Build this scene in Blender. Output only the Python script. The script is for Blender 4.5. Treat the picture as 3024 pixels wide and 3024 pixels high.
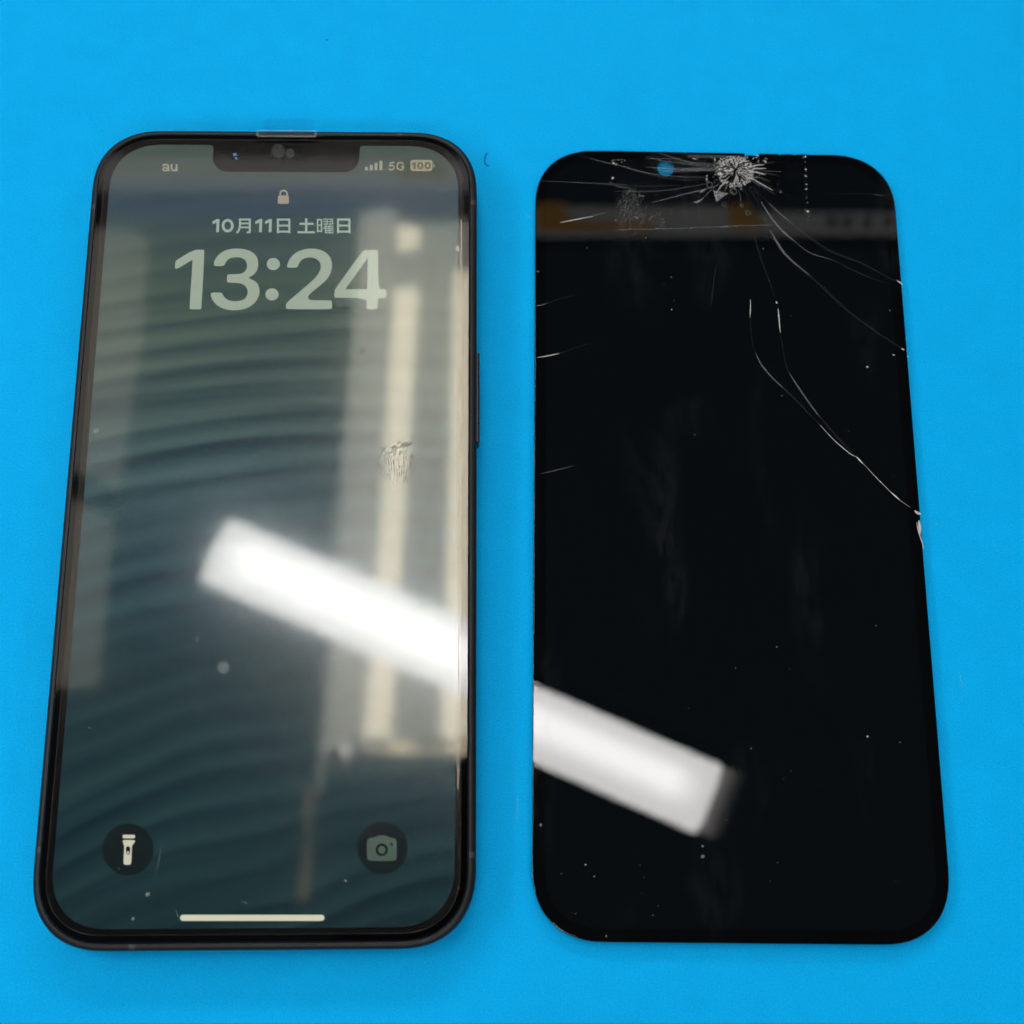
import bpy, bmesh, math, random
from math import radians, sin, cos, pi, tan
from mathutils import Vector, Matrix, Euler
from mathutils.geometry import tessellate_polygon

for o in list(bpy.data.objects): bpy.data.objects.remove(o)
scene = bpy.context.scene
col = scene.collection
MM = 0.001
random.seed(11)

# ------------------------------------------------------------------ camera
FPX = 3751.33                       # focal length in photograph pixels (3024 px wide)
CAM_LOC = Vector((37.304, -59.561, 221.640))      # millimetres
CAM_ROT = Euler((0.26673, -0.02013, -0.00610), 'XYZ')
cd = bpy.data.cameras.new('camera')
cam = bpy.data.objects.new('camera', cd); col.objects.link(cam)
cam.location = CAM_LOC * MM; cam.rotation_euler = CAM_ROT
cd.sensor_width = 36; cd.sensor_fit = 'HORIZONTAL'; cd.lens = 36 * FPX / 3024
cd.clip_start = 0.01; cd.clip_end = 20
cd.dof.use_dof = True; cd.dof.focus_distance = 0.226; cd.dof.aperture_fstop = cd.lens / 2.6
scene.camera = cam

# ------------------------------------------------------------------ dim room, exposure
w = bpy.data.worlds.new('World'); scene.world = w; w.use_nodes = True
bg = w.node_tree.nodes['Background']
bg.inputs[0].default_value = (0.75, 0.9, 1.0, 1); bg.inputs[1].default_value = 0.04
vs = scene.view_settings
vs.view_transform = 'Standard'; vs.look = 'None'; vs.exposure = 0; vs.gamma = 1
scene.render.resolution_x = 1024; scene.render.resolution_y = 1024
try:
    scene.cycles.caustics_reflective = False; scene.cycles.caustics_refractive = False
    scene.cycles.transparent_max_bounces = 24
except Exception: pass

# ------------------------------------------------------------------ helpers
def lin(r, g, b):
    f = lambda c: c / 12.92 if c <= .04045 else ((c + .055) / 1.055) ** 2.4
    return (f(r / 255), f(g / 255), f(b / 255), 1)

def new_mat(name):
    m = bpy.data.materials.new(name); m.use_nodes = True
    nt = m.node_tree; nt.nodes.clear()
    out = nt.nodes.new('ShaderNodeOutputMaterial')
    return m, nt, out
def N(nt, t, **kw):
    n = nt.nodes.new(t)
    for k, v in kw.items():
        if k in n.inputs: n.inputs[k].default_value = v
        else: setattr(n, k, v)
    return n
def math_n(nt, op, a, b=None, clamp=False):
    n = nt.nodes.new('ShaderNodeMath'); n.operation = op; n.use_clamp = clamp
    for i, v in enumerate((a, b)):
        if v is None: continue
        if isinstance(v, (int, float)): n.inputs[i].default_value = v
        else: nt.links.new(v, n.inputs[i])
    return n.outputs[0]
def ramp(nt, fac, stops):
    n = nt.nodes.new('ShaderNodeValToRGB'); e = n.color_ramp.elements
    while len(e) < len(stops): e.new(0.5)
    for i, (p, c) in enumerate(stops):
        e[i].position = p; e[i].color = (*c[:3], 1) if not isinstance(c, (int, float)) else (c, c, c, 1)
    nt.links.new(fac, n.inputs[0]); return n.outputs[0]
def principled(name, color, rough=.5, metal=0, spec=.5, bump=None, alpha=1):
    m, nt, out = new_mat(name)
    p = N(nt, 'ShaderNodeBsdfPrincipled')
    p.inputs['Base Color'].default_value = (*color[:3], 1); p.inputs['Roughness'].default_value = rough
    p.inputs['Metallic'].default_value = metal; p.inputs['Specular IOR Level'].default_value = spec
    p.inputs['Alpha'].default_value = alpha
    tc = N(nt, 'ShaderNodeTexCoord')
    no = N(nt, 'ShaderNodeTexNoise', Scale=(bump or (2500, .1))[0], Detail=3)
    nt.links.new(tc.outputs['Object'], no.inputs['Vector'])
    r = ramp(nt, no.outputs['Fac'], [(.3, max(0, rough - .06)), (.7, min(1, rough + .06))])
    nt.links.new(r, p.inputs['Roughness'])
    if bump:
        b = N(nt, 'ShaderNodeBump', Strength=bump[1], Distance=.00005)
        nt.links.new(no.outputs['Fac'], b.inputs['Height']); nt.links.new(b.outputs[0], p.inputs['Normal'])
    nt.links.new(p.outputs[0], out.inputs[0]); return m
def emitter(name, color, strength=1):
    m, nt, out = new_mat(name)
    tc = N(nt, 'ShaderNodeTexCoord'); no = N(nt, 'ShaderNodeTexNoise', Scale=60, Detail=2)
    nt.links.new(tc.outputs['Object'], no.inputs['Vector'])
    s = ramp(nt, no.outputs['Fac'], [(.3, strength * .96), (.7, strength * 1.04)])
    e = N(nt, 'ShaderNodeEmission'); e.inputs[0].default_value = (*color[:3], 1)
    nt.links.new(math_n(nt, 'MULTIPLY', no.outputs['Fac'], 0.06 * strength), e.inputs[1])
    nt.links.new(math_n(nt, 'ADD', math_n(nt, 'MULTIPLY', no.outputs['Fac'], 0.06 * strength), strength * .97), e.inputs[1])
    nt.links.new(e.outputs[0], out.inputs[0]); return m

def mesh_obj(name, verts, faces, mat, parent=None, smooth=False, mats=None, midx=None):
    me = bpy.data.meshes.new(name)
    me.from_pydata([Vector(v) * MM for v in verts], [], faces)
    me.update()
    bm = bmesh.new(); bm.from_mesh(me); bmesh.ops.recalc_face_normals(bm, faces=bm.faces); bm.to_mesh(me); bm.free()
    if mats:
        for m in mats: me.materials.append(m)
        for p, i in zip(me.polygons, midx): p.material_index = i
    else: me.materials.append(mat)
    if smooth:
        for p in me.polygons: p.use_smooth = True
        try: me.set_sharp_from_angle(angle=radians(38))
        except Exception: pass
        cap = [p for p in me.polygons if len(p.vertices) > 4]      # end caps stay dead flat
        if cap:
            at = me.attributes.get('sharp_edge') or me.attributes.new('sharp_edge', 'BOOLEAN', 'EDGE')
            ek = {e.key: e.index for e in me.edges}
            for p in cap:
                p.use_smooth = False
                for k_ in p.edge_keys: at.data[ek[k_]].value = True
    o = bpy.data.objects.new(name, me); col.objects.link(o)
    if parent: o.parent = parent
    return o
def empty(name, loc, rot=(0, 0, 0)):
    o = bpy.data.objects.new(name, None); col.objects.link(o)
    o.empty_display_size = .01
    o.location = Vector(loc) * MM; o.rotation_euler = rot; return o
def tag(o, label=None, cat=None, group=None, kind=None):
    if label: o['label'] = label
    if cat: o['category'] = cat
    if group: o['group'] = group
    if kind: o['kind'] = kind
    return o

def rrect(w, h, r, n=2.35, seg=14, cx=0, cy=0):
    """continuous-curvature rounded rectangle, counter-clockwise from the right side"""
    pts = []
    for (sx, sy, a0) in ((1, 1, 0), (-1, 1, 1), (-1, -1, 2), (1, -1, 3)):
        for i in range(seg + 1):
            t = (i / seg) * pi / 2
            c, s = max(cos(t), 0) ** (2 / n), max(sin(t), 0) ** (2 / n)
            if a0 % 2: c, s = s, c
            pts.append((cx + sx * (w / 2 - r + r * c), cy + sy * (h / 2 - r + r * s)))
    return pts
def circle(cx, cy, r, n=28, ry=None):
    ry = ry or r
    return [(cx + r * cos(2 * pi * i / n), cy + ry * sin(2 * pi * i / n)) for i in range(n)]
def chaikin(pts, k=2):
    for _ in range(k):
        q = []
        for i in range(len(pts)):
            a, b = pts[i], pts[(i + 1) % len(pts)]
            q += [(a[0] * .75 + b[0] * .25, a[1] * .75 + b[1] * .25), (a[0] * .25 + b[0] * .75, a[1] * .25 + b[1] * .75)]
        pts = q
    return pts
def fill(outline, holes=()):
    loops = [[Vector((x, y, 0)) for x, y in l] for l in (outline, *holes)]
    tris = tessellate_polygon(loops)
    flat = [p for l in (outline, *holes) for p in l]
    return flat, [tuple(t) for t in tris]
def sheet(name, outline, z, mat, parent, holes=()):
    flat, tris = fill(outline, holes)
    return mesh_obj(name, [(x, y, z) for x, y in flat], tris, mat, parent)
def slab(name, outline, z0, z1, mat, parent, holes=(), bottom=True):
    flat, tris = fill(outline, holes); n = len(flat)
    v = [(x, y, z1) for x, y in flat] + [(x, y, z0) for x, y in flat]
    f = list(tris) + ([tuple(i + n for i in reversed(t)) for t in tris] if bottom else [])
    s = 0
    for l in (outline, *holes):
        k = len(l)
        f += [(s + i, s + (i + 1) % k, n + s + (i + 1) % k, n + s + i) for i in range(k)]
        s += k
    return mesh_obj(name, v, f, mat, parent)
def loft(name, loops, mat, parent, cap_top=True, cap_bottom=False, smooth=True, closed=True):
    """loops: list of (outline, z) with equal point counts"""
    v, f = [], []; k = len(loops[0][0])
    for l, z in loops: v += [(x, y, z) for x, y in l]
    for j in range(len(loops) - 1):
        for i in range(k if closed else k - 1):
            a, b = j * k + i, j * k + (i + 1) % k
            f.append((a, b, b + k, a + k))
    if cap_top: f.append(tuple((len(loops) - 1) * k + i for i in range(k)))
    if cap_bottom: f.append(tuple(reversed(range(k))))
    return mesh_obj(name, v, f, mat, parent, smooth)
def box(name, x0, x1, y0, y1, z0, z1, mat, parent=None, bev=0):
    bm = bmesh.new(); bmesh.ops.create_cube(bm, size=1)
    for v in bm.verts:
        v.co = Vector(((x0 + x1) / 2 + v.co.x * (x1 - x0), (y0 + y1) / 2 + v.co.y * (y1 - y0), (z0 + z1) / 2 + v.co.z * (z1 - z0))) * MM
    if bev: bmesh.ops.bevel(bm, geom=bm.edges[:], offset=bev * MM, segments=3, affect='EDGES', profile=.5)
    me = bpy.data.meshes.new(name); bm.to_mesh(me); bm.free(); me.materials.append(mat)
    o = bpy.data.objects.new(name, me); col.objects.link(o); o.parent = parent; return o
def ribbon(pts, wid, z, dz=0.0):
    """tapered thin strip through pts (2-D), returns verts, faces"""
    v, f = [], []; n = len(pts)
    for i, p in enumerate(pts):
        a = Vector(pts[max(i - 1, 0)]); b = Vector(pts[min(i + 1, n - 1)])
        d = (b - a); d = d.normalized() if d.length > 1e-9 else Vector((1, 0)); nrm = Vector((-d.y, d.x))
        ww = (wid(i / (n - 1)) if callable(wid) else wid) / 2
        for s in (-1, 1): v.append((p[0] + nrm.x * ww * s, p[1] + nrm.y * ww * s, z + dz))
    for i in range(n - 1): f.append((2 * i, 2 * i + 1, 2 * i + 3, 2 * i + 2))
    return v, f
def smooth_path(pts, k=6):
    """Catmull-Rom through pts"""
    P = [Vector(p) for p in pts]; P = [P[0] * 2 - P[1]] + P + [P[-1] * 2 - P[-2]]; out = []
    for i in range(1, len(P) - 2):
        for j in range(k):
            t = j / k; a, b, c, d = P[i - 1], P[i], P[i + 1], P[i + 2]
            q = .5 * ((2 * b) + (c - a) * t + (2 * a - 5 * b + 4 * c - d) * t * t + (3 * b - a - 3 * c + d) * t ** 3)
            out.append((q.x, q.y))
    out.append(tuple(P[-2])); return out
class Acc:
    def __init__(s): s.v = []; s.f = []
    def add(s, vf):
        k = len(s.v); s.v += vf[0]; s.f += [tuple(i + k for i in q) for q in vf[1]]
    def poly(s, outline, z):
        flat, tris = fill(outline); s.add(([(x, y, z) for x, y in flat], tris))
    def build(s, name, mat, parent): return mesh_obj(name, s.v, s.f, mat, parent)

CM = CAM_ROT.to_matrix()
def to_plane(u, v, inv, zl):
    """photograph pixel -> local x, y on the plane z = zl of a thing with inverse matrix inv (mm)"""
    d = CM @ Vector(((u - 1512) / FPX, -(v - 1512) / FPX, -1))
    a = inv @ CAM_LOC; b = inv.to_3x3() @ d
    t = (zl - a.z) / b.z
    return (a.x + t * b.x, a.y + t * b.y)

# ------------------------------------------------------------------ materials
def mat_mat():
    m, nt, out = new_mat('blue_silicone')
    p = N(nt, 'ShaderNodeBsdfPrincipled'); tc = N(nt, 'ShaderNodeTexCoord')
    def noise(s, d=3):
        n = N(nt, 'ShaderNodeTexNoise', Scale=s, Detail=d); nt.links.new(tc.outputs['Object'], n.inputs['Vector']); return n.outputs['Fac']
    fine, mid, big = noise(3200, 2), noise(160, 5), noise(9, 3)
    t = math_n(nt, 'ADD', math_n(nt, 'MULTIPLY', fine, .68), math_n(nt, 'ADD', math_n(nt, 'MULTIPLY', mid, .14), math_n(nt, 'MULTIPLY', big, .18)))
    c = ramp(nt, t, [(.34, (.000, .325, .71)), (.66, (.001, .432, .91))])
    nt.links.new(c, p.inputs['Base Color'])
    p.inputs['Roughness'].default_value = .6; p.inputs['Specular IOR Level'].default_value = .05
    b = N(nt, 'ShaderNodeBump', Strength=.25, Distance=.00004); nt.links.new(fine, b.inputs['Height']); nt.links.new(b.outputs[0], p.inputs['Normal'])
    nt.links.new(p.outputs[0], out.inputs[0]); return m
M = {}
M['mat'] = mat_mat()
M['frame'] = principled('black_anodised_metal', (.010, .010, .012), .42, .15, .35, (4000, .12))
M['button'] = principled('black_button_metal', (.02, .02, .026), .3, .4, .5)
M['antenna'] = principled('antenna_plastic', (.030, .030, .034), .5)
M['gasket'] = principled('black_gasket', (.006, .006, .007), .7)
M['bezel'] = principled('black_mask', (.0025, .0025, .003), .9, 0, 0)
M['rear'] = principled('dark_back_glass', (.03, .035, .045), .25)
M['panel_back'] = principled('panel_back_metal', (.03, .03, .032), .5, .6)
M['flex'] = principled('flex_ribbon', (.12, .06, .02), .5)
M['mesh'] = principled('speaker_mesh', (.018, .018, .02), .6, .3, .5, (5200, 1.0))
M['lens'] = principled('sensor_lens', (.018, .026, .026), .3)
M['lens_dark'] = principled('lens_dark', (.0008, .0008, .001), .6, 0, 0)
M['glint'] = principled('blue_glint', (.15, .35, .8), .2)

def glass(name, ior=1.5, rough=0.0, haze=0.0, haze_rough=.3, gain=1.0, tint=(1, 1, 1), smudge=0.0, bump=0.0, mask=0.0, seed=0.0):
    """clear pane: straight-through transmission, Fresnel mirror, faint wide haze lobe, faint smears"""
    m, nt, out = new_mat(name)
    tc = N(nt, 'ShaderNodeTexCoord')
    tr = N(nt, 'ShaderNodeBsdfTransparent'); tr.inputs[0].default_value = (*tint, 1)
    gl = N(nt, 'ShaderNodeBsdfGlossy', Roughness=rough); gl.inputs[0].default_value = (1, 1, 1, 1)
    fr = N(nt, 'ShaderNodeFresnel', IOR=ior)
    fac = math_n(nt, 'MULTIPLY', fr.outputs[0], gain)
    mx = N(nt, 'ShaderNodeMixShader'); nt.links.new(fac, mx.inputs[0]); nt.links.new(tr.outputs[0], mx.inputs[1]); nt.links.new(gl.outputs[0], mx.inputs[2])
    last = mx.outputs[0]
    if haze:
        no = N(nt, 'ShaderNodeTexNoise', Scale=4200, Detail=2); nt.links.new(tc.outputs['Object'], no.inputs['Vector'])
        for wgt, rg in ((haze, haze_rough), (haze * .6, haze_rough * 2.1)):
            g2 = N(nt, 'ShaderNodeBsdfGlossy', Roughness=rg)
            if bump:
                nt.links.new(ramp(nt, no.outputs['Fac'], [(.3, rg * (1 - bump)), (.7, rg * (1 + bump))]), g2.inputs['Roughness'])
                b = N(nt, 'ShaderNodeBump', Strength=bump * .22, Distance=.00005); nt.links.new(no.outputs['Fac'], b.inputs['Height']); nt.links.new(b.outputs[0], g2.inputs['Normal'])
            m2 = N(nt, 'ShaderNodeMixShader'); m2.inputs[0].default_value = wgt
            nt.links.new(last, m2.inputs[1]); nt.links.new(g2.outputs[0], m2.inputs[2]); last = m2.outputs[0]
    if smudge:
        mp = N(nt, 'ShaderNodeMapping'); mp.inputs['Location'].default_value = (seed, seed * .7, 0); mp.inputs['Rotation'].default_value = (0, 0, .6); mp.inputs['Scale'].default_value = (1, .4, 1); nt.links.new(tc.outputs['Object'], mp.inputs['Vector'])
        n1 = N(nt, 'ShaderNodeTexNoise', Scale=55, Detail=2, Distortion=.4); n2 = N(nt, 'ShaderNodeTexNoise', Scale=420, Detail=6, Roughness=.75)
        for n in (n1, n2): nt.links.new(mp.outputs[0], n.inputs['Vector'])
        s = math_n(nt, 'MULTIPLY', ramp(nt, n1.outputs['Fac'], [(.53, 0.), (.78, 1.)]), ramp(nt, n2.outputs['Fac'], [(.42, 0.), (.75, 1.)]))
        s = math_n(nt, 'MULTIPLY', s, smudge)
        df = N(nt, 'ShaderNodeBsdfDiffuse'); df.inputs[0].default_value = (.6, .63, .68, 1)
        m3 = N(nt, 'ShaderNodeMixShader'); nt.links.new(s, m3.inputs[0]); nt.links.new(last, m3.inputs[1]); nt.links.new(df.outputs[0], m3.inputs[2]); last = m3.outputs[0]
    nt.links.new(last, out.inputs[0]); return m
M['glass_l'] = glass('cover_glass_phone', 1.5, .04)
M['film'] = glass('hazy_protective_film', 1.5, .03, haze=.019, haze_rough=.115, gain=.08, tint=(.97, .97, .95), smudge=.007, bump=.3, seed=.31)
M['glass_r'] = glass('cover_glass_panel', 1.5, .0, smudge=.034, seed=.05)
M['clear_plastic'] = glass('clear_plastic', 1.45, .12, gain=.25, tint=(.9, .93, .95))
M['tape'] = glass('clear_tape', 1.45, .1, gain=.06, smudge=.012, seed=.42)
def scatter(name, color, alpha, rough=.35, spec=.5):
    """crushed or scratched glass, dust: partly see-through white scatter"""
    return principled(name, color, rough, 0, spec, None, alpha)
M['crack_hi'] = scatter('crack_bright', (.72, .74, .72), .62)
M['crack_mid'] = scatter('crack_medium', (.55, .58, .60), .145)
M['crack_lo'] = scatter('crack_faint', (.40, .45, .50), .024)
M['scuff'] = scatter('tape_scuff', (.6, .6, .58), .09)
M['shard'] = scatter('crushed_glass', (.72, .72, .71), .55, .15)
M['shard2'] = scatter('crushed_glass_thin', (.55, .55, .55), .28, .15)
M['dust'] = scatter('pale_dust', (.8, .8, .76), .5, .8, .2)
M['dust_lo'] = scatter('faint_dust', (.6, .6, .6), .22, .8, .2)
M['lint_dark'] = scatter('dark_lint', (.02, .05, .10), .8, .8, .1)
M['print'] = scatter('skin_oil', (.16, .155, .14), .36, .6, .1)
M['film_edge'] = scatter('film_edge', (.5, .45, .36), .11, .4)
M['glue'] = scatter('dried_glue', (.8, .76, .6), .5, .4)

# ------------------------------------------------------------------ the work mat
mat_o = mesh_obj('work_mat', [(-330, -330, 0), (420, -330, 0), (420, 340, 0), (-330, 340, 0), (-330, -330, -3), (420, -330, -3), (420, 340, -3), (-330, 340, -3)],
                 [(0, 1, 2, 3), (4, 7, 6, 5), (0, 4, 5, 1), (1, 5, 6, 2), (2, 6, 7, 3), (3, 7, 4, 0)], M['mat'])
tag(mat_o, 'plain bright blue silicone work mat under both screens', 'mat', kind='structure')

# ------------------------------------------------------------------ what lights the place and what the glass mirrors
M['white_paint'] = principled('white_lamp_housing', (.75, .75, .74), .5)
def diffuser_mat():
    m, nt, out = new_mat('lamp_diffuser')
    tc = N(nt, 'ShaderNodeTexCoord'); sp = N(nt, 'ShaderNodeSeparateXYZ'); nt.links.new(tc.outputs['Object'], sp.inputs[0])
    yy = math_n(nt, 'DIVIDE', sp.outputs[1], .0165); g = math_n(nt, 'EXPONENT', math_n(nt, 'MULTIPLY', math_n(nt, 'POWER', math_n(nt, 'ABSOLUTE', yy), 2.6), -1.0))
    xx = math_n(nt, 'DIVIDE', math_n(nt, 'SUBTRACT', .228, math_n(nt, 'ABSOLUTE', sp.outputs[0])), .03, True)
    e = N(nt, 'ShaderNodeEmission'); e.inputs[0].default_value = (1, .98, .972, 1)
    nt.links.new(math_n(nt, 'ADD', math_n(nt, 'MULTIPLY', math_n(nt, 'MULTIPLY', g, xx), 9.0), 14.0), e.inputs[1]); nt.links.new(e.outputs[0], out.inputs[0]); return m
M['diffuser'] = diffuser_mat()
M['core'] = emitter('lamp_core', (1, .99, .985), 20.5)
M['core2'] = emitter('lamp_hot_core', (1, .99, .985), 22.5)
def fading_end():
    m, nt, out = new_mat('dim_lamp_end')
    tc = N(nt, 'ShaderNodeTexCoord'); sp = N(nt, 'ShaderNodeSeparateXYZ'); nt.links.new(tc.outputs['Object'], sp.inputs[0])
    f = math_n(nt, 'DIVIDE', math_n(nt, 'SUBTRACT', .256, sp.outputs[0]), .0206, True)
    e = N(nt, 'ShaderNodeEmission'); e.inputs[0].default_value = (1, .95, .93, 1)
    nt.links.new(math_n(nt, 'ADD', math_n(nt, 'MULTIPLY', math_n(nt, 'POWER', f, 2.0), 3.2), .12), e.inputs[1]); nt.links.new(e.outputs[0], out.inputs[0]); return m
M['dim_end'] = fading_end()
M['cap'] = principled('grey_end_cap', (.25, .25, .27), .5)
def batten(label, cx, cy, z, ang, length, width, core=True, area=None, group=None, tilt=0):
    e = empty('ceiling_lamp', (cx, cy, z), (0, tilt, ang))
    tag(e, label, 'lamp', group)
    box('housing', -length / 2, length / 2, -width * .42, width * .42, 24, 60, M['white_paint'], e, 3)
    if area is None:
        loft_pts = []
        k = 14
        v, f = [], []
        for sx in (-length / 2 + 4, length / 2 - 4):
            for i in range(k + 1):
                a = pi * i / k
                v.append((sx, -width / 2 * cos(a), 24 - 22 * sin(a)))
        f = [(i, i + 1, k + 2 + i, k + 1 + i) for i in range(k)]
        mesh_obj('diffuser', v, f, M['diffuser'], e, True)
        box('dim_end', length / 2 - 3.6, length / 2 + 17, -width * .47, width * .47, 3, 24, M['dim_end'], e, 7)
        for s in (-1,):
            box('end_cap', s * (length / 2 - 4) - 4 + 4 * s, s * (length / 2 - 4) + 4 + 4 * s, -width * .46, width * .46, 4, 26, M['cap'], e, 1.5)
    else:  # unseen fill fixture, added to even out the light on the mat
        mesh_obj('diffuser', [(-length / 2, -width / 2, 23), (length / 2, -width / 2, 23), (length / 2, width / 2, 23), (-length / 2, width / 2, 23)], [(0, 1, 2, 3)], M['white_paint'], e)
        ld = bpy.data.lights.new('lamp_light', 'AREA'); ld.shape = 'RECTANGLE'; ld.size = length * MM; ld.size_y = width * MM
        ld.energy = area[0]; ld.color = area[1]
        lo = bpy.data.objects.new('lamp_light', ld); col.objects.link(lo); lo.parent = e; lo.location = (0, 0, .018)
    return e
batten('white tube ceiling lamp mirrored as a bright bar across both screens', 11, 98, 900, radians(-23.6), 478, 64)
batten('side ceiling lamp hanging past the left edge of the mat', -760, 170, 780, radians(90), 900, 300, area=(6.0, (1, .98, .96)), tilt=0)  # fill lamps from here on, added out of view to brighten the mat
batten('side ceiling lamp hanging past the right edge of the mat', 900, 420, 850, radians(80), 900, 110, area=(2.1, (1, .98, .97)))
batten('ceiling lamp hanging beyond the far edge of the mat', 20, 1300, 1000, 0, 1200, 300, area=(13, (1, .98, .97)))
batten('ceiling lamp hanging in front of the near edge of the mat', 40, -760, 900, 0, 1200, 300, area=(6.4, (1, .97, .95)))

def glow_slab(name, poly, z, mat, parent): return slab(name, poly, z, z + 4, mat, parent)  # glowing slab added in place of a room surface the screens mirror
M['mullion'] = principled('dark_window_bar', (.03, .03, .035), .6)
M['pane_cream'] = emitter('lit_cream_pane', (1, .89, .69), 12.5)
M['pane_grey'] = emitter('lit_grey_pane', (1, .95, .82), 3.7)
M['pane_grey2'] = emitter('lit_pale_pane', (1, .96, .84), 2.9)
M['pane_dim'] = emitter('dim_beige_pane', (1, .93, .80), 1.2)
M['pane_band'] = emitter('dim_grey_pane', (1, .94, .92), 1.0)
M['pane_band2'] = emitter('dimmer_grey_pane', (1, .95, .91), .66)
M['pane_amber'] = emitter('amber_pane', (1, .52, .08), .7)
M['pane_slit'] = emitter('tan_slit', (1, .72, .42), 1.2)
FINGER_STRIP = [(-172, -5), (-159, -5), (-163, -50), (-160, -70), (-163, -131), (-177, -131), (-170, -75), (-171, -40)]
streak_glow = empty('roof_window', (-50, 360, 1300)); tag(streak_glow, 'bright cream striped roof window mirrored in the lit phone screen', 'window')  # added glow for the bright curtain and panel streaks in the glass
def L(pts): return [(x + 50, y - 360) for x, y in pts]
glow_slab('pane', L([(-124, 724), (-80, 735), (-77, 700), (-108, -60), (-140, -60), (-156, 0)]), 6, M['pane_grey'], streak_glow)
glow_slab('pane', L([(-76, 706), (24, 716), (22, -60), (-107, -60)]), 6, M['pane_grey2'], streak_glow)
glow_slab('cream_strip', L([(-78, 618), (-48, 618), (-62, 300), (-78, -60), (-112, -60), (-100, 121), (-91, 300)]), 0, M['pane_cream'], streak_glow)
glow_slab('cream_strip', L([(-76, 708), (-46, 700), (-48, 676), (-74, 668)]), 0, M['pane_cream'], streak_glow)
glow_slab('cream_strip', L([(-2, 640), (24, 640), (22, -60), (-18, -60), (-9, 285)]), 0, M['pane_cream'], streak_glow)
box('frame', -120, 80, -428, -421, -4, 14, M['mullion'], streak_glow)
glow_slab('amber_slit', L(FINGER_STRIP), 0, M['pane_slit'], streak_glow)  # added tan glow in place of the mirrored fingers
side_glow = empty('side_window', (-440, 400, 1300)); tag(side_glow, 'dim beige pair of window panes mirrored along the left of the lit phone', 'window')  # added glow in place of the beige boards mirrored at the left
def L2(pts): return [(x + 440, y - 400) for x, y in pts]
glow_slab('pane', L2([(-520, 700), (-410, 697), (-393, 677), (-395, 548), (-410, 351), (-520, 398)]), 0, M['pane_dim'], side_glow)
glow_slab('pane', L2([(-520, 364), (-414, 315), (-418, 111), (-520, 111)]), 0, M['pane_dim'], side_glow)
box('frame', 47, 52, -300, 300, -4, 10, M['mullion'], side_glow)
band_glow = empty('transom_window', (60, 778, 1300)); tag(band_glow, 'long dim grey transom window mirrored as a band near the top of both screens', 'window')  # added glow in place of the mirrored beam
glow_slab('pane', [(-580, -25), (-14, -23), (-14, 22), (-580, 24)], 0, M['pane_band'], band_glow)
glow_slab('pane', [(-10, -21), (560, -17), (560, 14), (330, 15), (300, 22), (-10, 24)], 0, M['pane_band2'], band_glow)
for x_ in (430, 450, 478, 505): slab('dark_mark', circle(x_, -2, 6, 10, 8), -4, -2, M['mullion'], band_glow)
glow_slab('amber_patch', [(35, 25), (72, 26), (78, 4), (110, -4), (190, -4), (186, -16), (40, -14)], -6, M['pane_amber'], band_glow)  # glowing patches added for the brown boxes along the beam
glow_slab('amber_patch', [(290, 22), (318, 24), (340, -10), (296, -12)], -6, M['pane_amber'], band_glow)
glow_slab('amber_patch', [(-137, 12), (-74, 14), (-74, -10), (-133, -10)], -6, M['pane_amber'], band_glow)
box('frame', -580, 560, -31, -27, -4, 10, M['mullion'], band_glow)
phone_dummy = empty('lamp_hood', (0, -120, 500)); tag(phone_dummy, 'dark hood with a rounded corner mirrored low in the lit phone screen', 'hood')  # added stand-in for the phone at the camera, with an invented hanger
loft('shell', [(rrect(86, 208, 14), 0), (rrect(88, 210, 15), 2)], M['gasket'], phone_dummy, cap_top=False, cap_bottom=True)
M['rim'] = principled('polished_rim', (.85, .80, .72), .16, 1)
loft('rim', [(rrect(88, 210, 15), 2), (rrect(90, 212, 16), 5), (rrect(109, 231, 20), 38), (rrect(111, 233, 20.5), 42)], M['rim'], phone_dummy, cap_top=False)  # wall flared so it catches the added glow as an edge highlight
loft('lid', [(rrect(111, 233, 20.5), 42), (rrect(113, 235, 21), 44), (rrect(113, 235, 21), 50)], M['gasket'], phone_dummy, cap_top=True)
loft('hanger', [(circle(0, 0, 5, 12), 50), (circle(0, 0, 5, 12), 740)], M['gasket'], phone_dummy, cap_top=True)

# ------------------------------------------------------------------ the phone
PW, PH = 71.5, 146.7
PITCH = radians(.6)
phone = empty('smartphone', (0, 0, 73 * tan(PITCH)), (PITCH, 0, 0))
tag(phone, 'black smartphone with a lit lock screen showing 13:24 on the blue mat', 'smartphone')
Pinv = (Matrix.Translation(Vector((0, 0, 73 * tan(PITCH)))) @ Matrix.Rotation(PITCH, 4, 'X')).inverted()
ZD = 7.60                             # lit display layer
def S(u, v, z=ZD): return to_plane(u, v, Pinv, z)
def ro(inset, extra=0): return rrect(PW - 2 * inset, PH - 2 * inset, 12.6 - inset * .93)
frame_prof = [(1.6, .0), (.55, .12), (.12, .55), (0, 1.2), (0, 6.35), (.08, 6.8), (.3, 7.12), (.62, 7.33), (.95, 7.42), (1.12, 7.38), (1.16, 6.9)]
loft('frame', [(ro(i), z) for i, z in frame_prof], M['frame'], phone, cap_top=False, cap_bottom=False)
loft('back_glass', [(ro(1.7), -.02), (ro(1.55), .05)], M['rear'], phone, cap_top=True, cap_bottom=True)
loft('gasket', [(ro(1.14), 6.95), (ro(1.42), 7.05)], M['gasket'], phone, cap_top=True)
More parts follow.
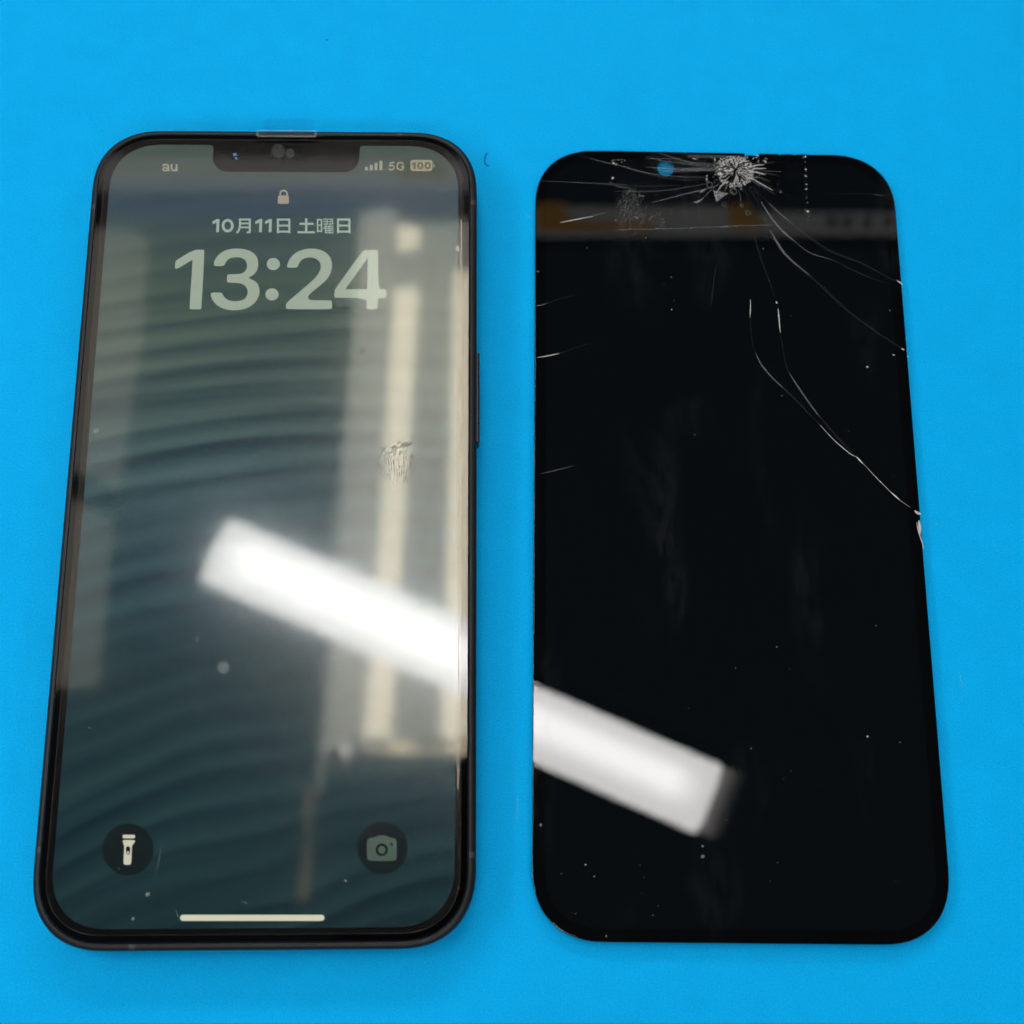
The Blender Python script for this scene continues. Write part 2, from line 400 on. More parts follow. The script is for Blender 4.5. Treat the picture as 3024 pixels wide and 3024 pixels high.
# camera block below, which lifts the far end of the phone off the mat
loft('camera_block', [(rrect(26, 27, 6, cx=20, cy=57), -.72), (rrect(27, 28, 6.5, cx=20, cy=57), -.02)], M['rear'], phone, cap_top=False, cap_bottom=True)
sheet('bezel', ro(1.45), 7.55, M['bezel'], phone)
cover = loft('cover_glass', [(ro(1.34), 7.0), (ro(1.34), 7.62), (ro(1.37), 7.69), (ro(1.44), 7.74)], M['glass_l'], phone, cap_top=True)

# side button, antenna lines
y1 = S(1404, 1045, 5)[1]; y0 = S(1404, 1312, 5)[1]
box('side_button', PW / 2 - .4, PW / 2 + .52, y0, y1, 2.4, 5.9, M['button'], phone, .3)
def antenna(i0, frac, length):
    """short collar that follows the frame section at a straight point of its outline"""
    v, f = [], []
    x, y, horiz, sgn = i0
    for d in (-length / 2, length / 2):
        for ins, z in frame_prof[3:10]:
            ins -= .018
            if horiz: v.append((x + d, sgn * (PH / 2 - ins), z + .012))
            else: v.append((sgn * (PW / 2 - ins), y + d, z + .012))
    k = 7
    f = [(j, j + 1, k + j + 1, k + j) for j in range(k - 1)]
    mesh_obj('antenna_line', v, f, M['antenna'], phone, True)
for u, v_, hz, sg in ((270, 612, 0, -1), (1399, 600, 0, 1), (1399, 2525, 0, 1), (390, 2812, 1, -1), (110, 2510, 0, -1), (1180, 386, 1, 1)):
    p = S(u, v_, 7)
    antenna((p[0], p[1], hz, sg), 0, .95)

# lit display with the notch cut out
def wallpaper():
    m, nt, out = new_mat('lock_screen_wallpaper')
    tc = N(nt, 'ShaderNodeTexCoord'); sp = N(nt, 'ShaderNodeSeparateXYZ'); nt.links.new(tc.outputs['Object'], sp.inputs[0])
    x, y = sp.outputs[0], sp.outputs[1]
    t = math_n(nt, 'ADD', math_n(nt, 'DIVIDE', y, .1398), .5)
    st = [(2740, (.0090, .028, .034)), (2400, (.0105, .034, .041)), (2000, (.014, .039, .045)), (1700, (.015, .051, .065)), (1400, (.030, .068, .080)), (1100, (.047, .078, .076)),
          (850, (.056, .088, .076)), (680, (.050, .080, .080)), (610, (.042, .070, .098)), (545, (.046, .068, .085)), (510, (.054, .074, .068)), (440, (.060, .086, .076))]
    base = ramp(nt, t, [(min(max((S(700, v)[1] + 69.9) / 139.8, 0), 1), c) for v, c in st])
    low = math_n(nt, 'SUBTRACT', .62, t, True)
    s = math_n(nt, 'ADD', math_n(nt, 'MULTIPLY', low, .42), .06)
    wob = N(nt, 'ShaderNodeTexNoise', Scale=28, Detail=1); nt.links.new(tc.outputs['Object'], wob.inputs['Vector'])
    curve = math_n(nt, 'MULTIPLY', math_n(nt, 'MULTIPLY', x, x), -2.2)
    ph = math_n(nt, 'SUBTRACT', y, math_n(nt, 'MULTIPLY', x, s))
    ph = math_n(nt, 'SUBTRACT', ph, curve)
    ph = math_n(nt, 'ADD', ph, math_n(nt, 'MULTIPLY', math_n(nt, 'MULTIPLY', wob.outputs['Fac'], low), .016))
    n1 = N(nt, 'ShaderNodeTexNoise', noise_dimensions='2D', Scale=1, Detail=1.5, Roughness=.6)
    cb = N(nt, 'ShaderNodeCombineXYZ'); nt.links.new(math_n(nt, 'MULTIPLY', ph, 300), cb.inputs[1]); nt.links.new(math_n(nt, 'MULTIPLY', x, 14), cb.inputs[0])
    nt.links.new(cb.outputs[0], n1.inputs['Vector'])
    amp = ramp(nt, t, [(.05, .5), (.3, .5), (.5, .72), (.72, .75), (.8, .2), (1, .15)])
    sn = math_n(nt, 'SINE', math_n(nt, 'ADD', math_n(nt, 'MULTIPLY', ph, 2 * pi / .0049), math_n(nt, 'MULTIPLY', n1.outputs['Fac'], 5.0)))
    band = math_n(nt, 'ADD', math_n(nt, 'MULTIPLY', math_n(nt, 'SUBTRACT', n1.outputs['Fac'], .5), 1.5), math_n(nt, 'MULTIPLY', sn, .30))
    k = math_n(nt, 'ADD', math_n(nt, 'MULTIPLY', band, amp), 1.0)
    hue = ramp(nt, math_n(nt, 'ADD', math_n(nt, 'MULTIPLY', math_n(nt, 'MULTIPLY', band, amp), .9), .5), [(0, (.72, .93, 1.12)), (.5, (.98, 1, 1)), (1, (1.22, 1.05, .92))])
    hm = N(nt, 'ShaderNodeMix', data_type='RGBA', blend_type='MULTIPLY'); hm.inputs[0].default_value = 1
    nt.links.new(base, hm.inputs[6]); nt.links.new(hue, hm.inputs[7]); base = hm.outputs[2]
    mix = N(nt, 'ShaderNodeEmission'); nt.links.new(base, mix.inputs[0]); nt.links.new(k, mix.inputs[1])
    nt.links.new(mix.outputs[0], out.inputs[0]); return m
M['wall'] = wallpaper()
LW, LH, LR = 64.6, 139.8, 9.6
out = rrect(LW, LH, LR)
nl, nr = S(628, 480)[0], S(1061, 480)[0]; nb = S(840, 508)[1]; nt_ = LH / 2
fl = S(618, 440)[0] - nl
R1 = 2.9; R2 = .75
notch = [(nr + R2, nt_)]
notch += [(nr + R2 - R2 * sin(a), nt_ - R2 + R2 * cos(a)) for a in [pi / 2 * i / 6 for i in range(1, 7)]]
notch += [(nr - R1 + R1 * cos(a), nb + R1 - R1 * sin(a)) for a in [pi / 2 * i / 10 for i in range(11)]]
notch += [(nl + R1 - R1 * sin(a), nb + R1 - R1 * cos(a)) for a in [pi / 2 * i / 10 for i in range(11)]]
notch += [(nl - R2 + R2 * cos(a), nt_ - R2 + R2 * sin(a)) for a in [pi / 2 * i / 6 for i in range(0, 6)]]
notch += [(nl - R2, nt_)]
k = 15                                 # after the first corner the outline runs along the top edge
disp_outline = out[:k] + notch + out[k:]
display = sheet('display', disp_outline, ZD, M['wall'], phone)

# glyphs and icons on the display
def glow(name, r, g, b): M[name] = emitter(name, lin(r, g, b), 1); return M[name]
glow('clock_ink', 160, 173, 158); glow('date_ink', 158, 176, 165); glow('status_ink', 150, 150, 130); glow('lock_ink', 165, 155, 140)
glow('icon_ink', 208, 208, 186); glow('cam_ink', 74, 92, 82); glow('bar_ink', 214, 214, 190); glow('disc_ink', 19, 28, 31); glow('status_dim', 96, 98, 82)
ZG = ZD + .012
R3 = lambda pts: [S(480 + x / 2.76, 540 + y / 2.76) for x, y in pts]
def glyph(name, outline, mat, holes=(), z=ZG, parent=display): return sheet(name, outline, z, mat, parent, holes)
one = [(250, 546), (335, 545), (342, 552), (318, 1024), (310, 1031), (226, 1031), (219, 1023), (245, 640), (244, 630), (238, 630), (116, 704), (101, 698), (106, 636), (112, 632)]
three = [(418, 665), (424, 679), (495, 679), (507, 668), (515, 645), (545, 615), (590, 605), (640, 609), (680, 632), (691, 672), (682, 712), (652, 738), (610, 745), (537, 745), (527, 753), (524, 802), (534, 814), (620, 815), (668, 832), (693, 867), (694, 907), (676, 942), (640, 961), (585, 967), (535, 957), (500, 930), (487, 901), (475, 893), (402, 894), (391, 905), (399, 942), (430, 988), (480, 1021), (540, 1037), (600, 1040), (672, 1029), (733, 998), (778, 947), (793, 886), (783, 830), (747, 795), (693, 773), (738, 755), (768, 720), (783, 668), (774, 608), (737, 566), (680, 542), (610, 534), (540, 540), (480, 565), (440, 604), (421, 640)]
two = [(1012, 680), (1019, 692), (1092, 692), (1104, 682), (1112, 655), (1140, 622), (1190, 606), (1240, 611), (1280, 640), (1292, 682), (1280, 728), (1238, 785), (1022, 968), (1007, 988), (1005, 1018), (1015, 1031), (1370, 1031), (1381, 1021), (1381, 968), (1371, 957), (1134, 957), (1332, 800), (1368, 745), (1384, 690), (1378, 628), (1347, 577), (1290, 545), (1215, 534), (1140, 543), (1073, 577), (1033, 622)]
four = [(1634, 551), (1648, 547), (1750, 547), (1759, 556), (1757, 867), (1815, 867), (1826, 876), (1823, 929), (1814, 939), (1755, 939), (1751, 1022), (1741, 1031), (1673, 1031), (1662, 1022), (1663, 938), (1410, 938), (1400, 928), (1402, 876), (1408, 862)]
glyph('clock_digit', R3(chaikin(one, 1)), M['clock_ink'])
glyph('clock_digit', R3(chaikin(three, 2)), M['clock_ink'])
glyph('clock_colon', R3(circle(903, 662, 54, 32, 50)), M['clock_ink'])
glyph('clock_colon', R3(circle(892, 909, 54, 32, 50)), M['clock_ink'])
glyph('clock_digit', R3(chaikin(two, 2)), M['clock_ink'])
glyph('clock_digit', R3(chaikin(four, 1)), M['clock_ink'], [R3([(1672, 612), (1491, 867), (1667, 867)])])
# writing on the display, drawn stroke by stroke
def stroke_text(name, strokes, mp, mat, z=ZG, parent=display):
    a = Acc()
    for i, (kind, pts, wd) in enumerate(strokes):
        zz = z + i * .0004
        if kind == 'p': a.poly([mp([q])[0] for q in pts], zz)
        elif kind == 'o':
            (cx, cy, rx, ry) = pts; k = 36
            o_, i_ = circle(cx, cy, rx, k, ry), circle(cx, cy, rx - wd, k, ry - wd)
            a.add(([(*q, zz) for q in mp(o_) + mp(i_)], [(n, (n + 1) % k, k + (n + 1) % k, k + n) for n in range(k)]))
        else:
            p = smooth_path(pts, 6) if kind == 'c' else pts
            v_, f_ = ribbon(p, wd, 0)
            a.add(([(*mp([(x, y)])[0], zz) for x, y, _ in v_], f_))
    return a.build(name, mat, parent)
def ichi(dx): return [('p', [(407 + dx, 314), (444 + dx, 295), (464 + dx, 295), (460 + dx, 403), (437 + dx, 403), (440 + dx, 322), (408 + dx, 338)], 0)]
def hi_kanji(x0, x1, y0=291, y1=412, wd=17):
    h = wd / 2
    return [('l', [(x0 + h, y0), (x0 + h, y1)], wd), ('l', [(x1 - h, y0), (x1 - h, y1)], wd), ('l', [(x0 + wd, y0 + h), (x1 - wd, y0 + h)], wd * .95), ('l', [(x0 + wd, (y0 + y1) / 2 - 3), (x1 - wd, (y0 + y1) / 2 - 3)], wd * .9), ('l', [(x0 + wd, y1 - h - 6), (x1 - wd, y1 - h - 6)], wd * .95)]
tsuki = [('c', [(631, 291), (631, 350), (622, 385), (605, 410)], 17), ('l', [(639, 299), (703, 299)], 16), ('l', [(711, 291), (711, 408)], 17), ('l', [(686, 404), (711, 403)], 15), ('l', [(638, 331), (703, 331)], 14), ('l', [(636, 363), (703, 363)], 14)]
tsuchi = [('l', [(1171, 290), (1171, 396)], 19), ('l', [(1116, 334), (1232, 334)], 17), ('l', [(1100, 403), (1241, 403)], 17)]
you = hi_kanji(1258, 1302, 294, 404, 12)
for x0 in (1311, 1353):
    you += [('l', [(x0, 296), (x0 + 36, 296)], 9), ('l', [(x0 + 33, 300), (x0 + 33, 340)], 9), ('l', [(x0 + 2, 316), (x0 + 29, 316)], 9.5), ('l', [(x0, 336), (x0 + 29, 336)], 9.5)]
you += [('l', [(1336, 344), (1309, 376)], 10), ('l', [(1328, 358), (1328, 413)], 10), ('l', [(1363, 344), (1360, 404)], 9)] + [('l', [(1333, y), (1393, y)], 9.5) for y in (357, 374, 390, 407)]
stroke_text('date_text', ichi(0) + [('o', (531, 349, 49, 55), 22)] + tsuki + ichi(349) + ichi(428) + hi_kanji(932, 1042) + tsuchi + you + hi_kanji(1422, 1532), R3, M['date_ink'])
R1z = lambda pts: [S(250 + x / 2.576, 340 + y / 2.576) for x, y in pts]
stroke_text('carrier_text', [('o', (613, 411, 23, 18), 12), ('c', [(595, 388), (603, 379), (618, 376), (633, 382), (638, 396), (639, 428)], 13), ('c', [(661, 373), (662, 405), (672, 421), (688, 419), (698, 404), (699, 373)], 13), ('l', [(700, 373), (700, 428)], 13)], R1z, M['status_ink'])
R2b = lambda pts: [S(1000 + x / 4.6, 420 + y / 4.6) for x, y in pts]
for x0, y0, x1, y1 in ((358, 335, 400, 385), (422, 308, 465, 384), (488, 278, 528, 383), (553, 250, 595, 382)):
    glyph('signal_bar', R2b(rrect(x1 - x0, y1 - y0, 8, 2, 4, (x0 + x1) / 2, (y0 + y1) / 2)), M['status_ink'])
glyph('battery_icon', R2b(rrect(300, 152, 42, 2.3, 8, 1125, 316)), M['status_ink'])
glyph('battery_tip', R2b([(1286, 296), (1298, 304), (1304, 320), (1298, 338), (1286, 346)]), M['status_ink'])
stroke_text('battery_text', [('p', [(992, 290), (1024, 272), (1046, 272), (1046, 365), (1018, 365), (1018, 302), (994, 314)], 0), ('o', (1110, 318, 43, 49), 25), ('o', (1212, 318, 43, 49), 25)], R2b, M['status_dim'], ZG + .01)
stroke_text('network_text', [('l', [(757, 279), (702, 279), (694, 330)], 20), ('c', [(690, 332), (722, 313), (750, 330), (752, 355), (728, 373), (700, 371), (684, 357)], 19), ('c', [(882, 302), (862, 282), (836, 276), (806, 290), (795, 326), (806, 360), (838, 374), (868, 366), (883, 345), (884, 326)], 20), ('l', [(846, 328), (890, 328)], 17)], R2b, M['status_ink'])
# padlock
glyph('padlock_body', R3(rrect(90, 68, 11, 2, 5, 985, 137)), M['lock_ink'])
arch = [(953, 101), (953, 84)] + [(987 - 34 * cos(a), 88 - 32 * sin(a)) for a in [pi * i / 14 for i in range(15)]] + [(1021, 84), (1021, 101)]
arch += [(1008, 101)] + [(987 + 21 * cos(a), 88 - 19 * sin(a)) for a in [pi * i / 14 for i in range(15)]] + [(966, 101)]
glyph('padlock_shackle', R3(arch), M['lock_ink'])
# torch and camera buttons
R5 = lambda pts: [S(80 + x / 2.683, 2300 + y / 2.683) for x, y in pts]
glyph('torch_button', R5(circle(800, 560, 203, 40, 206)), M['disc_ink'], z=ZD + .006)
glyph('torch_icon', R5(rrect(98, 28, 10, 2, 5, 806, 457)), M['icon_ink'])
glyph('torch_icon', R5(chaikin([(757, 484), (856, 484), (854, 502), (832, 528), (830, 545), (826, 668), (816, 681), (772, 681), (763, 668), (770, 545), (769, 528), (758, 502)], 1)), M['icon_ink'], [R5(rrect(34, 66, 16, 2, 6, 800, 567))])
glyph('torch_switch', R5(circle(799, 584, 10, 14)), M['icon_ink'])
R6 = lambda pts: [S(800 + x / 2.575, 2100 + y / 2.575) for x, y in pts]
glyph('camera_button', R6(circle(848, 1040, 192, 40, 200)), M['disc_ink'], z=ZD + .006)
cam_body = chaikin([(748, 965), (785, 965), (806, 949), (822, 946), (866, 946), (884, 949), (905, 965), (940, 965), (957, 982), (957, 1122), (940, 1139), (748, 1139), (730, 1122), (730, 982)], 1)
glyph('camera_icon', R6(cam_body), M['cam_ink'], [R6(circle(843, 1055, 47, 26, 49)), R6(circle(918, 1012, 11, 12))])
glyph('camera_icon', R6(circle(843, 1055, 28, 22, 29)), M['cam_ink'])
glyph('home_bar', [S(u, v) for u, v in rrect(426, 18, 8.8, 2, 8, 745, 2710.5)], M['bar_ink'])

# sensors in the notch
def lens(u, v, r, mat, z=7.565): return sheet('sensor_lens', [S(u + r * cos(a), v + r * sin(a), z) for a in [2 * pi * i / 24 for i in range(24)]], z, mat, phone)
lens(822, 446, 20, M['lens']); lens(856, 452, 13.5, M['lens']); lens(872, 417, 19, M['lens_dark']); lens(902, 462, 33, M['lens_dark'], 7.575)
lens(693, 452, 20, M['lens_dark'])
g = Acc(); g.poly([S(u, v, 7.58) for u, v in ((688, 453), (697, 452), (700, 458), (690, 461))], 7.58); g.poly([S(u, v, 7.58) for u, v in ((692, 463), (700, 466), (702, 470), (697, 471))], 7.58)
g.build('lens_glint', M['glint'], phone)  # glints painted onto the lenses as coloured flecks, here and below
g = Acc(); g.poly([S(u, v, 7.585) for u, v in circle(915, 474, 3.4, 8)], 7.585); g.poly([S(u, v, 7.585) for u, v in circle(898, 489, 4, 8)], 7.585); g.build('lens_glint', M['dust_lo'], phone)
# earpiece slot under a clear plastic lip
ex0, ex1 = S(762, 396, 7.6)[0], S(932, 396, 7.6)[0]; ey0, ey1 = S(850, 404, 7.6)[1], S(850, 389, 7.6)[1]
slab('earpiece_mesh', rrect(ex1 - ex0 - 1.2, ey1 - ey0 - .35, .4, 2, 5, (ex0 + ex1) / 2, (ey0 + ey1) / 2 + .05), 7.70, 7.77, M['mesh'], phone)
lip_o = rrect(ex1 - ex0 + .5, ey1 - ey0 + .35, .5, 2, 6, (ex0 + ex1) / 2, (ey0 + ey1) / 2)
lip_i = rrect(ex1 - ex0 - .3, ey1 - ey0 - .15, .35, 2, 6, (ex0 + ex1) / 2, (ey0 + ey1) / 2 + .1)
M['lip'] = scatter('clear_lip', (.6, .6, .56), .13, .2)
slab('earpiece_lip', lip_o, 7.75, 7.86, M['lip'], phone, [lip_i])
# pull tab of the film, clear, sticking out over the frame onto the mat side
tx0, tx1 = S(778, 370, 7.7)[0], S(928, 370, 7.7)[0]
ty1 = S(850, 352, 7.7)[1]
M['tab'] = glass('tab_plastic', 1.4, .2, gain=.12, tint=(.87, .90, .93))
sheet('pull_tab', rrect(tx1 - tx0, ty1 - (PH / 2 - 1.2), .7, 2, 5, (tx0 + tx1) / 2, (ty1 + PH / 2 - 1.2) / 2), 7.78, M['tab'], phone)

# protective film over the glass
FI = 2.55
film_o = rrect(PW - 2 * FI, PH - 2 * FI, 9.9)
cut0, cut1 = ex0 - .45, ex1 + .45; ft = PH / 2 - FI
film_outline = film_o[:15] + [(cut1, ft), (cut1 - .35, ft - .55), (cut0 + .35, ft - .55), (cut0, ft)] + film_o[15:]
film = slab('screen_film', film_outline, 7.78, 7.89, M['film'], phone, bottom=False)
a = Acc()
edge = rrect(PW - 2 * FI + .06, PH - 2 * FI + .06, 9.93, seg=20); edge.append(edge[0])
a.add(ribbon(edge, lambda t: .07 + .03 * sin(t * 57), 7.893)); a.build('film_rim', M['film_edge'], film)
# ragged cream glue line along the right edge of the film
a = Acc()
rng = random.Random(5)
pts_r = []
for i in range(90):
    v = 650 + i * (2330 - 650) / 89
    pts_r.append(S(1362 - (v - 650) * .006 + rng.uniform(-1.2, 1.2), v, 7.895))
a.add(ribbon(pts_r, lambda t: .12 + .10 * abs(sin(t * 23)) * rng.random(), 7.896))
for (u, v, w_, h_) in ((1357, 1490, 7, 16), (1352, 735, 9, 12), (1360, 1390, 4, 10)):
    a.poly([S(u - w_ + rng.uniform(-2, 2), v, 7.895), S(u, v - h_, 7.895), S(u + 6, v + rng.uniform(-3, 3), 7.895), S(u + 2, v + h_, 7.895)], 7.899)
a.build('film_glue_edge', M['glue'], film)
# air bubbles under the film
def bubble(u, v, r):
    x, y = S(u, v, 7.89); rr = r / 16.5; k = 14
    vv = [(x, y, 7.90 + rr * .10)]; ff = []
    for j, (q, h) in enumerate(((.55, .085), (.85, .045), (1, 0))):
        for i in range(k): vv.append((x + rr * q * cos(2 * pi * i / k), y + rr * q * sin(2 * pi * i / k), 7.90 + rr * h))
    for i in range(k):
        ff.append((0, 1 + i, 1 + (i + 1) % k))
        for j in range(2): ff.append((1 + j * k + i, 1 + (j + 1) * k + i, 1 + (j + 1) * k + (i + 1) % k, 1 + j * k + (i + 1) % k))
    mesh_obj('air_bubble', vv, ff, M['bubble'], film, True)
M['bubble'] = scatter('air_bubble', (.65, .68, .64), .13, .25)
for q in ((1065, 1037, 8), (660, 1971, 17), (582, 1887, 8), (1247, 1787, 9), (1234, 1767, 4), (1356, 707, 8), (284, 1272, 9), (1240, 1621, 4), (1173, 1150, 4), (840, 2160, 5)): bubble(*q)
# fingerprint: curved ridge strokes
a = Acc(); rng = random.Random(8)
for k in range(-8, 9):
    t = -1.0
    while t < 1.0:
        ln = rng.uniform(.10, .34)
        seg = [t + ln * q for q in (0, .33, .67, 1)]
        def ridge(t_):
            u = 1170 + k * 6.6 + 3 * sin(t_ * 2.2 + k * .3)
            v = 1368 + 64 * t_
            if t_ < -.15: u += 46 * (t_ + .15) ** 2 * (1 if k > -6 else .4) * 1.3
            return (u, v)
        mid_ = ridge(t + ln / 2)
        if ((mid_[0] - 1172) / 58) ** 2 + ((mid_[1] - 1362) / 68) ** 2 < 1 and rng.random() < .82:
            a.add(ribbon([S(*ridge(q), 7.9) for q in seg], lambda q: .15 * (1 - abs(2 * q - 1) ** 3) + .03, 7.902))
        t += ln + rng.uniform(.02, .10)
tag(a.build('fingerprint', M['print'], film), kind='stuff')
# scratches and dust on the film
a = Acc(); rng = random.Random(21)
for (p, q, wd) in (((607, 1465 - 16), (700, 1448), .08), ((622, 1443), (640, 1446), .14), ((725, 1446), (740, 1449), .2), ((1073 - 20, 612), (1090 - 20, 640), .0), ((862, 590), (885, 613), .12),
                   ((478, 2490), (458, 2585), .10), ((710, 2660), (735, 2672), .13), ((580, 2425), (600, 2427), .1), ((735, 2045), (728, 2210), .05), ((685, 2010), (697, 2045), .1), ((735, 1880), (733, 1960), .06), ((575, 1910), (570, 2030), .05),
                   ((518, 2685), (526, 2716), .12), ((1290, 2290), (1310, 2400), .07), ((1268, 2300), (1275, 2370), .07), ((1310, 2420), (1306, 2480), .06)):
    if wd: a.add(ribbon([S(*p, 7.9), S((p[0] + q[0]) / 2 + 2, (p[1] + q[1]) / 2, 7.9), S(*q, 7.9)], lambda t: wd * (1 - .8 * abs(2 * t - 1)), 7.904))
tag(a.build('film_scratches', M['dust_lo'], film), kind='stuff')
def speck(acc, c, r, z, rng):
    k = rng.choice((4, 5, 6)); a0 = rng.uniform(0, 6)
    acc.poly([(c[0] + r * rng.uniform(.55, 1.2) * cos(a0 + 2 * pi * i / k), c[1] + r * rng.uniform(.45, 1.1) * sin(a0 + 2 * pi * i / k)) for i in range(k)], z)
a = Acc(); b = Acc()
for i in range(90): speck(b if rng.random() < .8 else a, S(rng.uniform(210, 1340), rng.uniform(450, 2730), 7.9), rng.choice((.05, .07, .07, .1)), 7.905, rng)
for u, v, r in ((436, 2641, .5), (392, 2713, .3), (583, 2446, .13), (1075, 2335, .2), (1165, 2725, .25), (1355, 2623, .2), (1056, 2569, .12), (1020, 2600, .35)): speck(b, S(u, v, 7.9), r, 7.907, rng)
tag(a.build('film_dust', M['dust'], film), kind='stuff'); tag(b.build('film_dust', M['dust_lo'], film), kind='stuff')

# ------------------------------------------------------------------ the loose cracked screen
GW, GH = 69.88, 146.92
RX, RY, RZ = radians(-.42), radians(-.22), -.01583
TH = 1.35
scr_rot = Euler((RX, RY, RZ), 'XYZ')
lift = abs(tan(RX)) * GH / 2 + abs(tan(RY)) * GW / 2 - .25
screen = empty('broken_screen', (80.892, .163, lift + .03), scr_rot)
tag(screen, 'loose black phone screen panel with shattered glass and clear tape at its top', 'screen panel')
Sinv = (Matrix.Translation(Vector((80.892, .163, lift + .03))) @ scr_rot.to_matrix().to_4x4()).inverted()
def G(u, v, z=TH): return to_plane(u, v, Sinv, z)
go = rrect(GW, GH, 12.2)
chips = [(2405, 452), (2354, 449.8), (2348, 452.5), (2338, 448.4), (2307, 449.8), (2302, 453.5), (2299, 447.4), (2250, 446.2), (2242, 448), (2237, 453.6), (2219, 453.8), (2215, 451.5), (2199, 453.3), (2197.5, 444.5), (2026, 440.5), (2023.5, 444), (2021, 440.2)]
chip_l = []
for u, v in chips:
    line_v = 433.6 + (u - 1752) * .0268
    x, _ = G(u, v); chip_l.append((x, GH / 2 - max(0, (v - line_v)) / 15.4))
outline = go[:15] + chip_l + go[15:]
def scaled(pts, ins): return [(x * (1 - 2 * ins / GW), y * (1 - 2 * ins / GH)) for x, y in pts]
hole = [G(1966 + 25.5 * cos(t), 495 + 25 * sin(t), TH - .1) for t in [2 * pi * i / 32 for i in range(32)]]
loft('cover_glass', [(scaled(outline, 0), .62), (outline, TH - .18), (scaled(outline, .07), TH - .06), (scaled(outline, .22), TH)], M['glass_r'], screen, cap_top=False)
flat, tris = fill(scaled(outline, .22)); top = mesh_obj('cover_glass_face', [(x, y, TH) for x, y in flat], tris, M['glass_r'], screen)
sheet('bezel', scaled(outline, .08), TH - .16, M['bezel'], screen, [hole])
wide = circle(sum(p[0] for p in hole) / 32, sum(p[1] for p in hole) / 32, 2.6, 32)
slab('mask_core', scaled(outline, .10), .60, TH - .19, M['gasket'], screen, [wide])
slab('display_back', scaled(rrect(GW, GH, 12.2), 1.3), .05, .58, M['panel_back'], screen, [circle(wide[8][0], wide[8][1] - 2.6, 3.6, 32)])
M['off'] = principled('unlit_display', (.0034, .0062, .0088), .7, 0, .0)
dl = G(1609, 2400)[0]
di = GW / 2 + dl
d_out = rrect(GW - 2 * di, GH - 2 * di, 9.8)
n0, n1 = G(1880, 470)[0], G(2320, 470)[0]; nb2 = G(2100, 545)[1]
d_top = GH / 2 - di
d_out = d_out[:15] + [(n1, d_top), (n1 - .3, nb2 + 2), (n1 - 2.2, nb2), (n0 + 2.2, nb2), (n0 + .3, nb2 + 2), (n0, d_top)] + d_out[15:]
sheet('display', d_out, TH - .12, M['off'], screen)
# earpiece opening with mesh
ea, eb = G(2030, 449), G(2190, 454)
slab('earpiece_mesh', rrect(eb[0] - ea[0], .62, .28, 2, 5, (ea[0] + eb[0]) / 2, GH / 2 - 1.0), TH - .05, TH + .04, M['mesh'], screen)
# folded ribbon underneath that props the near end
zlow = -(abs(sin(RX)) * GH / 2)
v, f = [], []
for i, (y, z) in enumerate(((-42, .1), (-58, .0), (-66, -.15), (-68, -.45), (-66, -.75), (-58, -.8), (-45, -.65))):
    for x in (-6, 18): v.append((x, y, z))
f = [(2 * i, 2 * i + 1, 2 * i + 3, 2 * i + 2) for i in range(6)]
mesh_obj('flex_ribbon', v, f, M['flex'], screen, True)

# cracks
ZC = TH + .012
z4 = lambda pts: [G(2100 + x / 2.972, 400 + y / 2.972) for x, y in pts]
z3 = lambda pts: [G(1550 + x / 2.972, 400 + y / 2.972) for x, y in pts]
z8 = lambda pts: [G(2150 + x / 1.757, 600 + y / 1.757) for x, y in pts]
PXm = 1 / 16.0
hi, mid, lo = [], [], []
def crack(bucket, pts, wpx, taper=1): bucket.append((smooth_path(pts, 5), wpx * PXm, taper))
# three long curves to the right edge
crack(lo, z4([(330, 460), (390, 550), (450, 690), (520, 830), (580, 940), (640, 1030), (720, 1110), (860, 1230), (1000, 1350), (1100, 1450), (1250, 1580), (1420, 1700)]) + z8([(750, 655), (850, 720), (905, 755), (935, 770)]), 7)
crack(mid, z4([(520, 835), (580, 940), (640, 1030), (720, 1110), (860, 1225)]), 7)
crack(lo, z4([(380, 470), (450, 600), (520, 710), (600, 810), (660, 870), (760, 950), (850, 1020), (950, 1060), (1080, 1100), (1200, 1160), (1350, 1230), (1500, 1285)]), 6)
crack(mid, z4([(440, 590), (520, 710), (600, 810), (660, 870), (740, 935)]), 7)
crack(mid, z4([(740, 935), (850, 1022), (950, 1060), (1060, 1090)]), 2)
crack(lo, z4([(370, 460), (500, 590), (600, 680), (700, 760), (820, 860), (940, 950), (1040, 1010), (1180, 1070), (1300, 1110), (1450, 1190), (1560, 1250), (1680, 1300)]), 7)
crack(mid, z4([(500, 590), (600, 680), (700, 765)]), 4)
crack(hi, z4([(1630, 1272), (1655, 1290), (1682, 1312)]), 4)
crack(lo, z4([(300, 480), (350, 700), (390, 920), (460, 1150), (520, 1300), (560, 1430)]), 4)
crack(hi, z4([(568, 1455), (580, 1475)]), 4)
crack(hi, z4([(586, 1520), (594, 1580), (600, 1660), (608, 1732)]), 3.4)
crack(hi, z4([(345, 1440), (345, 1520), (341, 1600)]), 2.2)
crack(lo, z8([(118, 590), (120, 690), (140, 770)]), 3)
crack(mid, z8([(142, 775), (160, 815), (185, 855), (225, 900), (285, 958)]), 4.5)
crack(lo, z8([(150, 790), (185, 855), (230, 908), (290, 962), (380, 1050), (480, 1155)]), 6)
crack(hi, z8([(478, 1152), (545, 1225), (590, 1265), (640, 1305), (668, 1316)]), 2)
crack(lo, z8([(272, 680), (285, 760), (300, 840), (325, 890)]), 3)
crack(mid, z8([(318, 880), (345, 925), (375, 970), (430, 1050), (475, 1108)]), 5)
crack(lo, z8([(430, 1050), (520, 1160), (600, 1250), (665, 1315)]), 6)
crack(hi, z8([(665, 1314), (700, 1352)]), 4)
